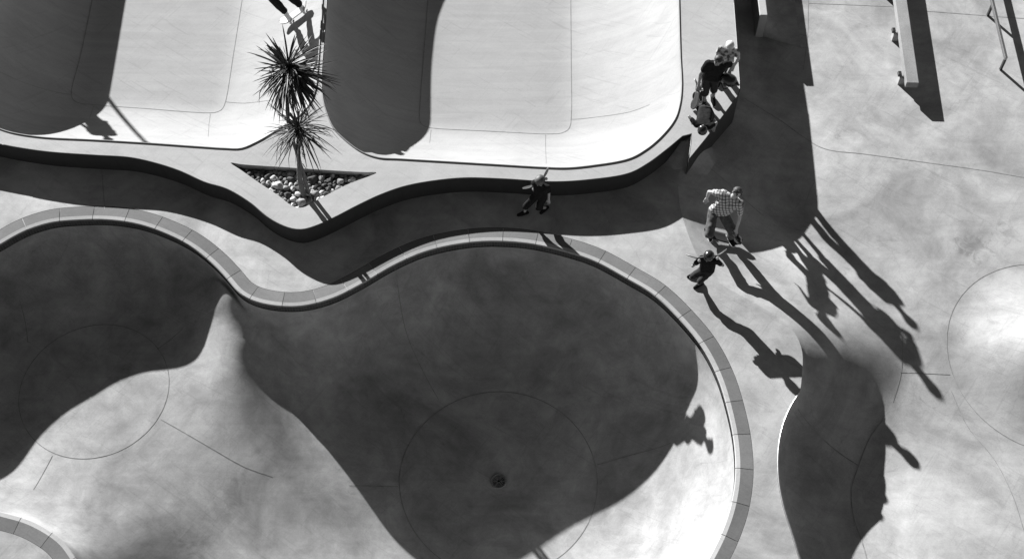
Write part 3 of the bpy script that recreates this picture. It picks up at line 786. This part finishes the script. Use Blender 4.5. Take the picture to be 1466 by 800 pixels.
        add_hull(bm, [(f0 - td * .075 * k + z * .012 * k, (.042 * k, .042 * k, .012 * k)), (f0 + td * .08 * k + z * .012 * k, (.05 * k, .05 * k, .012 * k)), (f0 + td * .165 * k + z * .012 * k, (.038 * k, .038 * k, .012 * k))], 10)
        bm_obj('sole', bm, sole or M['white'], so, True, None).location = -base
    for s in (-1, 1):
        bm = bmesh.new(); add_hull(bm, [(hd + fc * hr * .93 + side * s * hr * .36 + up * hr * .08, hr * .085)], 8); bm_obj('eye', bm, M['eye'], root, True, base)
    bm = bmesh.new(); add_hull(bm, [(hd + fc * hr * .95 - up * hr * .62 - side * hr * .16, hr * .03), (hd + fc * hr * .95 - up * hr * .62 + side * hr * .16, hr * .03)], 6)
    bm_obj('mouth', bm, M['skin_dark'], root, True, base)
    bm = bmesh.new()
    if head_wear in ('helmet', 'cap'):
        r = hr * 1.22
        add_hull(bm, [(hd + up * hr * .36, r), (hd + up * hr * .30 - fc * hr * .25, r * .98)], 16)
        geom = bm.verts[:] + bm.edges[:] + bm.faces[:]
        bmesh.ops.bisect_plane(bm, geom=geom, plane_co=hd + up * hr * .22, plane_no=(up - fc * -.25).normalized(), clear_inner=True)
        if head_wear == 'cap': add_hull(bm, [(hd + up * hr * .45 + fc * hr * 1.1 - side * hr * .5, hr * .08), (hd + up * hr * .45 + fc * hr * 1.1 + side * hr * .5, hr * .08), (hd + up * hr * .35 + fc * hr * 1.75, hr * .06)], 6)
        bmesh.ops.holes_fill(bm, edges=[e for e in bm.edges if e.is_boundary])
        bm_obj('helmet' if head_wear == 'helmet' else 'cap', bm, hair, root, True, base)
        if head_wear == 'helmet':
            bm = bmesh.new()
            add_tube(bm, [hd + side * hr * 1.12 + up * hr * .2, hd + side * hr * .8 - up * hr * .7, hd - up * hr * 1.12 + fc * hr * .35, hd - side * hr * .8 - up * hr * .7, hd - side * hr * 1.12 + up * hr * .2], hr * .07, 6)
            bm_obj('chin_strap', bm, M['black'], root, True, base)
    else:
        add_hull(bm, [(hd + up * hr * .30 - fc * hr * .16, hr * 1.06), (hd - fc * hr * .38 - up * hr * .15, hr * .88)], 12)
        if head_wear == 'long':
            add_hull(bm, [(hd - fc * hr * .4, hr * .9), (hd - fc * hr * .65 - up * hr * 1.5, hr * .6)], 10)
        for _ in range(26):
            v = Vector((random.gauss(0, 1), random.gauss(0, 1), random.gauss(0, 1))).normalized(); v = v + up * .7 - fc * .35; v.normalize()
            add_hull(bm, [(hd + v * hr * 1.0 + up * hr * .15, hr * .26)], 6)
        remeshed('hair', bm, .009, hair, root, 1, base)
    return root

def skateboard(label, center, along, normal, length=.79, top_mat=None, group=None, under=None):
    """deck with kicked ends, trucks and wheels; along = length axis, normal = grip side"""
    a = Vector(along).normalized(); nz = Vector(normal); nz = (nz - a * nz.dot(a)).normalized(); s = nz.cross(a)
    mt = Matrix((( a.x, s.x, nz.x, center[0]), (a.y, s.y, nz.y, center[1]), (a.z, s.z, nz.z, center[2]), (0, 0, 0, 1)))
    root = thing('skateboard', (0, 0, 0), label, 'skateboard', group); root.matrix_world = mt
    L_, Wd = length / 2, .102; bm = bmesh.new(); rows = []; N_ = 26; K = 6
    for side_ in (0, 1):
        rr = []
        for i in range(N_ + 1):
            x = -L_ + 2 * L_ * i / N_; ex = max(0, abs(x) - (L_ - Wd)) / Wd
            w = Wd * math.sqrt(max(1 - ex * ex, .0009)); kick = max(0, abs(x) - (L_ - .17))
            z = kick * .36 + (kick ** 2) * .8
            rr.append([bm.verts.new((x, -w + 2 * w * j / K, z + (abs(-1 + 2 * j / K) ** 2) * .006 - side_ * .011)) for j in range(K + 1)])
        rows.append(rr)
    mi = []
    for i in range(N_):
        for j in range(K):
            f = bm.faces.new((rows[0][i][j], rows[0][i + 1][j], rows[0][i + 1][j + 1], rows[0][i][j + 1])); f.material_index = 0
            f = bm.faces.new((rows[1][i][j], rows[1][i][j + 1], rows[1][i + 1][j + 1], rows[1][i + 1][j])); f.material_index = 1
        for j in (0, K):
            f = bm.faces.new((rows[0][i][j], rows[1][i][j], rows[1][i + 1][j], rows[0][i + 1][j])); f.material_index = 1
    for i in (0, N_):
        for j in range(K):
            f = bm.faces.new((rows[0][i][j], rows[0][i][j + 1], rows[1][i][j + 1], rows[1][i][j])); f.material_index = 1
    bmesh.ops.recalc_face_normals(bm, faces=bm.faces)
    bm_obj('deck', bm, [top_mat or M['grip'], under or M['wood']], root, True)
    for sx in (-1, 1):
        bm = bmesh.new(); x = sx * (L_ - .2)
        add_box(bm, (.08, .06, .012), Matrix.Translation((x, 0, -.018)), .003)
        add_hull(bm, [((x, -.05, -.052), .012), ((x, .05, -.052), .012), ((x, 0, -.03), .02)], 8)
        add_tube(bm, [(x, -.105, -.052), (x, .105, -.052)], .005, 6)
        tr_ = bm_obj('truck', bm, M['steel'], root, True)
        for sy in (-1, 1):
            bm = bmesh.new(); add_tube(bm, [(x, sy * .072, -.052), (x, sy * .078, -.052), (x, sy * .1, -.052), (x, sy * .106, -.052)], [.022, .027, .027, .022], 14)
            bm_obj('wheel', bm, M['wheel'], tr_, True)
    return root
# plaid man riding a board on the bank
fA, fB = gpt(1005, 341), gpt(1041, 341)
axis = (fB - fA).normalized()
bc = (fA + fB) / 2 + axis * .13 + V((0, -.03, .085))
bdir = V((axis.x, axis.y - .28, axis.z)).normalized()
skateboard('black topped skateboard under the feet of the man in plaid shirt', bc, bdir, (-.12, .05, 1))
zf_ = bc.z + .012
pA = bc - bdir * .26; pA.z += .016; pB = bc + bdir * .16; pB.z += .016
g0 = bc.z - .085
pelv = pix(1028, 303, g0 + .80); nk = pix(1050, 282, g0 + 1.24)
hA = pix(1012, 284, g0 + .86); hB = pix(1053, 338, g0 + .52)
person('man in checked shirt and jeans crouching on a skateboard with a camera', 1.76, pelv, nk, (-.1, -.75, -.65), (hA, hB), (pA, pB), (.85, -.45, -.25), ((.1, -1, 0), (.35, -1, 0)),
       M['plaid'], M['denim'], M['black'], 'hair', M['skin'], M['hair'], sleeve=.6, leg=.97, elbow=((-.6, .2, .6), (.9, -.2, .3)), head_tilt=.15, knee=((-.2, -1, 0), (.5, -1, 0)), lat_hip=(.95, -.25, 0))
cp = pix(1056, 341, g0 + .40)
root = thing('video_camera', cp, 'small black camera held low by the man in checked shirt', 'camera')
bm = bmesh.new(); add_box(bm, (.06, .13, .07), Matrix.Rotation(.5, 4, 'Z'), .01); bm_obj('camera_body', bm, M['plastic'], root)
bm = bmesh.new(); add_tube(bm, [(.02, -.06, 0), (.045, -.12, 0)], .026, 12); bm_obj('lens', bm, M['dark_steel'], root, True)
bm = bmesh.new(); add_tube(bm, [(0, .02, .03), (0, .02, .10), (-.01, -.03, .12)], .012, 8); bm_obj('handle', bm, M['plastic'], root, True)

# child with helmet, board carried behind the neck
f0, f1_ = gpt(994, 394), gpt(1002, 408); g0 = f0.z
person('child in black helmet and dark clothes carrying a skateboard behind the shoulders', 1.28, pix(1012, 386, g0 + .52), pix(1015, 370, g0 + .88), (-.45, -.85, -.25),
       (pix(1003, 372, g0 + .80), pix(1026, 369, g0 + .80)), (f0, f1_), (.96, -.25, 0), ((-.9, -.3, 0), (-.8, -.5, 0)),
       M['black'], M['charcoal'], M['black'], 'helmet', M['skin_dark'], M['plastic'], kid=True, sleeve=.6, leg=.44, elbow=((-.6, -.4, -.6), (.6, -.3, -.6)), knee=((-.7, -.6, 0), (-.6, -.6, 0)), sole=M['black'])
skateboard('skateboard carried sideways behind the shoulders of the child in black helmet', pix(1012, 367, g0 + .88), (1, .13, .04), (.05, .86, .5), .72, group=None)

# walking child with board under the arm
f0, f1_ = gpt(751, 306), gpt(781, 300); g0 = f0.z
person('child in grey helmet, dark shirt and shorts walking along the shaded wall', 1.30, pix(773, 281, g0 + .60), pix(775, 263, g0 + .98), (-.55, -.75, -.12),
       (pix(765, 276, g0 + .62), pix(786, 287, g0 + .52)), (f0, f1_), (.9, -.42, 0), ((-.95, -.3, 0), (-.6, -.6, 0)),
       M['black'], M['black'], M['black'], 'helmet', M['skin'], M['helmet_grey'], kid=True, sleeve=.6, leg=.62, elbow=((-.3, .8, 0), (.4, .6, 0)), knee=((-.8, -.6, 0), (-.7, -.6, 0)), sole=M['black'])
b0_, b1_ = pix(752, 281, g0 + .58), pix(789, 252, g0 + 1.02)
skateboard('skateboard tucked under the arm of the child walking along the wall', (b0_ + b1_) / 2 + V((0, .10, 0)), b1_ - b0_, -(b1_ - b0_).cross((b0_ + b1_) / 2 - CAM) * -1, .64, under=M['beam'])

# three people on the corner of the raised deck
g0 = HD
f0, f1_ = pix(1007, 149, HD), pix(1020, 143, HD)
person('person in black shirt and shorts looking down with a helmet in hand', 1.66, pix(1018, 111, HD + .86), pix(1026, 90, HD + 1.36), (.05, -.8, -.6),
       (pix(1000, 123, HD + .86), pix(1040, 108, HD + 1.02)), (f0, f1_), (.97, -.15, 0), ((-.4, -.9, 0), (.1, -1, 0)),
       M['black'], M['charcoal'], M['black'], 'long', M['skin_dark'], M['hair'], sleeve=.6, leg=.5, elbow=((-.5, .4, 0), (.5, .4, 0)), slim=.86)
f0, f1_ = pix(1029, 118, HD), pix(1040, 113, HD)
person('white capped youngster in a patterned shirt at the corner of the raised deck', 1.38, pix(1039, 88, HD + .70), pix(1043, 69, HD + 1.11), (.1, -.9, -.35),
       (pix(1034, 92, HD + .72), pix(1051, 95, HD + .68)), (f0, f1_), (.97, -.2, 0), ((-.2, -1, 0), (.2, -1, 0)),
       M['print'], M['denim'], M['black'], 'cap', M['skin'], M['white'], sleeve=.6, leg=.97, elbow=((-.8, .4, 0), (.9, .2, 0)))
# helmet carried by the dark-shirted person
hp_ = pix(1041, 114, HD + .98)
root = thing('helmet', hp_, 'black helmet held against the hip of the person in black shirt', 'helmet')
bm = bmesh.new(); add_hull(bm, [((0, 0, 0), .13), ((.06, -.03, 0), .12)], 16)
bmesh.ops.bisect_plane(bm, geom=bm.verts[:] + bm.edges[:] + bm.faces[:], plane_co=(0, 0, -.05), plane_no=(.25, -.1, 1), clear_inner=True)
bmesh.ops.solidify(bm, geom=bm.faces[:], thickness=.015); bm_obj('shell', bm, M['plastic'], root, True)
bm = bmesh.new(); add_hull(bm, [((.12, -.10, .01), .03), ((.20, -.12, -.01), .02), ((.14, .02, .0), .03)], 8); bm_obj('visor', bm, M['plastic'], root, True)
bm = bmesh.new(); add_tube(bm, [(-.11, -.05, -.04), (-.05, -.1, -.16), (.03, -.06, -.17), (.08, .08, -.05)], .008, 6); bm_obj('strap', bm, M['black'], root, True)
skateboard('skateboard stood on its tail held by the person in black shirt', pix(998, 134, HD + .42), (-.02, .05, 1), (-1, -.2, 0), .78)

# child bent low over the tip of the deck, about to drop in
person('child in dark helmet bending low with spread arms at the pointed deck tip', 1.25, pix(1010, 157, HD + .56), pix(1006, 182, HD + .78), (-.1, -.8, -.75),
       (pix(990, 173, HD + .66), pix(1023, 183, HD + .52)), (pix(1007, 171, HD), pix(1016, 167, HD)), (.97, -.12, -.1), ((-.2, -1, 0), (.2, -1, 0)),
       M['black'], M['charcoal'], M['black'], 'helmet', M['skin_dark'], M['plastic'], kid=True, sleeve=.6, leg=.62, elbow=((-.5, .3, .6), (.5, .3, .6)), knee=((-.3, -1, .2), (.3, -1, .2)), sole=M['black'])
skateboard('dark skateboard lying between the feet of the bent child on the deck tip', pix(1004, 160, HD) + V((0, 0, .085)), (.25, -1, 0), (0, 0, 1), .74)

# skater on the bright slope, only legs in the frame
def apt(u, v, z0=-.3): return on_surf(A_BVH, u, v, z0)
s0, s1 = apt(414, 36), apt(446, 12)
mid = (s0 + s1) / 2; al = (s1 - s0).normalized()
hit = A_BVH.find_nearest(mid); nrm_ = hit[1]
if nrm_.z < 0: nrm_ = -nrm_
cb = mid + nrm_ * .09 + V((-.03, .02, 0))
skateboard('pale skateboard under the feet of the skater at the top edge', cb, al, nrm_, .8, top_mat=M['wood'])
pf0 = cb - al * .2 + nrm_ * .012; pf1 = cb + al * .18 + nrm_ * .012
pl = cb + nrm_ * .45 + V((-.18, .10, .50)); nk = pl + V((.06, .14, .52))
person('skater in black trousers riding the bright slope, cropped by the top edge', 1.75, pl, nk, (.5, .6, -.3), (pl + V((-.45, .1, .35)), pl + V((.45, .3, .4))), (pf0, pf1), (.6, .75, 0), ((-.5, .8, .2), (-.4, .9, .2)),
       M['charcoal'], M['black'], M['white'], 'hair', M['skin'], M['hair'], sleeve=.6, leg=.95, knee=((-.7, -.1, .2), (-.5, .3, .3)))
# a person and a post on the deck beyond the left edge, known from their shadows
sp0 = on_surf(A_BVH, 150, 192, 0.0)
def back(p, z): return p + SUN_DIR * ((z - p.z) / SUN_DIR.z)
hq = back(sp0, HD + 1.35); bx, by = hq.x, hq.y
person('person standing on the deck beyond the left pool, seen only by the shadow', 1.7, V((bx, by, HD + .88)), V((bx, by - .03, HD + 1.40)), (.5, -.8, -.2), (V((bx - .35, by, HD + .85)), V((bx + .3, by - .1, HD + .85))),
       (V((bx - .1, by, HD)), V((bx + .1, by, HD))), (.9, .1, 0), ((.2, -1, 0), (.3, -1, 0)), M['white'], M['denim'], M['black'], 'hair', M['skin'], M['hair'])
pq = back(on_surf(A_BVH, 210, 205, HD - .1), HD + 3.2)
root = thing('light_post', (pq.x, pq.y, HD), 'slim steel post on the deck beyond the left pool', 'post')
bm = bmesh.new(); add_tube(bm, [(0, 0, 0), (0, 0, 3.1)], [.05, .04], 12); bm_obj('pole', bm, M['steel'], root, True)
bm = bmesh.new(); add_box(bm, (.22, .22, .03), Matrix.Translation((0, 0, .016)), .005); bm_obj('base_plate', bm, M['steel'], root)
bm = bmesh.new(); add_hull(bm, [((0, 0, 3.12), .06), ((0, 0, 3.2), .05)], 10); bm_obj('cap', bm, M['dark_steel'], root, True)

# ------------------------------------------------------------------ planter stones and palm
ZS = HD - .14
protos = []
for k in range(7):
    bm = bmesh.new(); bmesh.ops.create_icosphere(bm, subdivisions=3, radius=1.0)
    for v in bm.verts:
        nn = noise.noise(v.co * 1.1 + V((k * 7.3, 0, 0))); n2_ = noise.noise(v.co * 2.7 + V((0, k * 3.1, 2)))
        v.co *= 1 + .42 * nn + .16 * n2_
        v.co.z *= .72; q_ = V((0.6, .5, .62)); e_ = v.co.dot(q_); v.co -= q_ * max(0, e_ - .62) * .9; q_ = V((-.7, .3, .65)); e_ = v.co.dot(q_); v.co -= q_ * max(0, e_ - .6) * .9
    me = bpy.data.meshes.new('rock'); bm.to_mesh(me); bm.free(); me.polygons.foreach_set('use_smooth', [True] * len(me.polygons)); protos.append(me)
rock_m = {'pale': mat_concrete('pale_stone', .50, .2, .1, .15, .2, 3), 'mid': mat_concrete('grey_stone', .24, .2, .1, .15, .2, 8), 'dark': mat_concrete('dark_stone', .07, .2, .1, .2, .2, 14)}
pm = {}
for key, m in rock_m.items():
    for i, me in enumerate(protos):
        c = me.copy(); c.materials.clear(); c.materials.append(m); pm[key, i] = c
palm_base = pix(436, 281, ZS)
placed = []; tri_in = planter
mn, mx = tri_in.min(0), tri_in.max(0)
trial = 0
sizes = [.10] * 3 + [.07] * 22 + [.05] * 90 + [.035] * 170
for r in sizes:
    for _ in range(160):
        p = np.array([random.uniform(mn[0], mx[0]), random.uniform(mn[1], mx[1])]); pp = p[None]
        if not inside(pp, tri_in)[0] or dist_poly(pp, tri_in)[0] < r * .85: continue
        if (p[0] - palm_base.x) ** 2 + (p[1] - palm_base.y) ** 2 < (.07 + r * .5) ** 2: continue
        if any((p[0] - q[0]) ** 2 + (p[1] - q[1]) ** 2 < ((r + q[2]) * .78) ** 2 for q in placed): continue
        # brighter cobbles collect near the front tip, darker boulders at the back
        front = (mx[1] - p[1]) / (mx[1] - mn[1])
        c = random.random() + front * .35
        key = 'pale' if c > 1.0 else ('mid' if c > .60 else 'dark')
        placed.append((p[0], p[1], r, key)); break
lab = {'pale': ('rounded pale stone among the rocks of the triangular planter', 'pale stones in the planter'),
       'mid': ('rounded mid grey stone among the rocks of the triangular planter', 'grey stones in the planter'),
       'dark': ('rounded dark stone among the rocks of the triangular planter', 'dark stones in the planter')}
for (x, y, r, key) in placed:
    o = bpy.data.objects.new('rock', pm[key, random.randrange(7)]); COL.objects.link(o)
    o.location = (x, y, ZS + r * .5); sx = r * random.uniform(.85, 1.2); o.scale = (sx, r * random.uniform(.85, 1.1), r * random.uniform(.8, 1.1))
    o.rotation_euler = (random.uniform(-.4, .4), random.uniform(-.4, .4), random.uniform(0, 6.28))
    tag(o, lab[key][0], 'stone', lab[key][1])

root = thing('palm_tree', palm_base, 'spiky two headed cordyline palm growing from the stone filled planter', 'palm')
def at(u, v, h): return pix(u, v, ZS + h) - palm_base
c_low = at(428, 184, 2.05); c_up = at(413, 96, 3.75)
def trunk(pts, rads):
    cv = catmull([tuple(p) for p in pts], n=10); m = len(cv); bm = bmesh.new(); P = [V(p) for p in cv]
    rr = [np.interp(i / (m - 1), np.linspace(0, 1, len(rads)), rads) * (1 + .10 * math.sin(i * 2.3) + random.uniform(-.06, .06)) for i in range(m)]
    add_tube(bm, P, rr, 10); return bm
bm_obj('trunk', trunk([V((0, 0, -.05)), V((-.02, .0, .5)), V((.03, .0, 1.0)), c_low.lerp(V((0, 0, 1)), .35), c_low], [.055, .045, .038, .035, .035]), M['trunk'], root, True)
bm_obj('trunk', trunk([V((.07, .04, -.05)), V((.06, .05, .5)), V((.02, .08, 1.2)), V((-.02, .12, 2.0)), c_up.lerp(V((0, .05, 2.4)), .4), c_up], [.04, .036, .034, .034, .032, .032]), M['trunk'], root, True)
def crown(center, nl, lmin, lmax, droop, zlo, zhi, width, heavy=None):
    bm = bmesh.new()
    dirs = []
    while len(dirs) < nl:
        zc_ = random.uniform(zlo, zhi); ph = random.uniform(0, 2 * math.pi); rr = math.sqrt(max(1 - zc_ * zc_, 0))
        d = V((rr * math.cos(ph), rr * math.sin(ph), zc_))
        nz_ = noise.noise(d * 2.6 + V((nl, 0, 0))) + (.5 * d.dot(heavy) if heavy is not None else 0)
        if random.random() < .55 + nz_ * 1.1: dirs.append(d)
    for d in dirs:
        L_ = random.uniform(lmin, lmax) * (1 if random.random() < .8 else random.uniform(.55, .9))
        sd_ = d.cross(V((0, 0, 1))); sd_ = sd_.normalized() if sd_.length > .05 else V((1, 0, 0))
        side_bend = random.gauss(0, .10); kink = random.uniform(.45, .8) if random.random() < .16 else 2
        dr_ = droop * random.choice((.3, .6, 1, 1, 1.6, 2.4)); prev = None; K = 9; start = center + d * .04 + V((0, 0, random.uniform(-.16, .08)))
        for q in range(K + 1):
            t = q / K; p = start + d * (L_ * t) + V((0, 0, -dr_ * L_ * t * t * (1.1 - .5 * abs(d.z)))) + sd_ * (side_bend * L_ * t * t)
            if t > kink: p += V((0, 0, -(t - kink) * L_ * .9)) - d * (t - kink) * L_ * .5
            w = width * random.uniform(.9, 1.1) * (.6 + .9 * t) * (1 - t) ** .75 if t < 1 else .0005
            w = max(w, .0008); up_ = sd_.cross(d).normalized()
            a = bm.verts.new(p - sd_ * w + up_ * w * .5); b = bm.verts.new(p); c = bm.verts.new(p + sd_ * w + up_ * w * .5)
            if prev:
                bm.faces.new((prev[0], prev[1], b, a)); bm.faces.new((prev[1], prev[2], c, b))
            prev = (a, b, c)
    return bm
bm_obj('crown', crown(c_up, 260, .50, .84, .12, -.85, 1.0, .024, V((.45, -.5, -.35))), M['leaf'], root)
bm_obj('crown', crown(c_low, 150, .42, .80, .45, -.5, .98, .015), M['leaf_dry'], root)
bm = bmesh.new()          # dead leaf bases hanging on the stems
for k in range(70):
    f = random.random(); c = c_low.lerp(c_up, f) if random.random() < .6 else V((0, 0, 0)).lerp(c_low, random.uniform(.45, 1))
    c = c + V((-.02, .06, 0)) if f > .02 else c
    a = random.uniform(0, 6.28); d = V((math.cos(a), math.sin(a), 0)); L_ = random.uniform(.08, .26)
    add_tube(bm, [c + d * .03, c + d * (.05 + L_ * .15) - V((0, 0, L_ * .5)), c + d * .045 - V((0, 0, L_))], [.008, .006, .002], 4)
bm_obj('dry_leaves', bm, M['leaf_dry'], root)
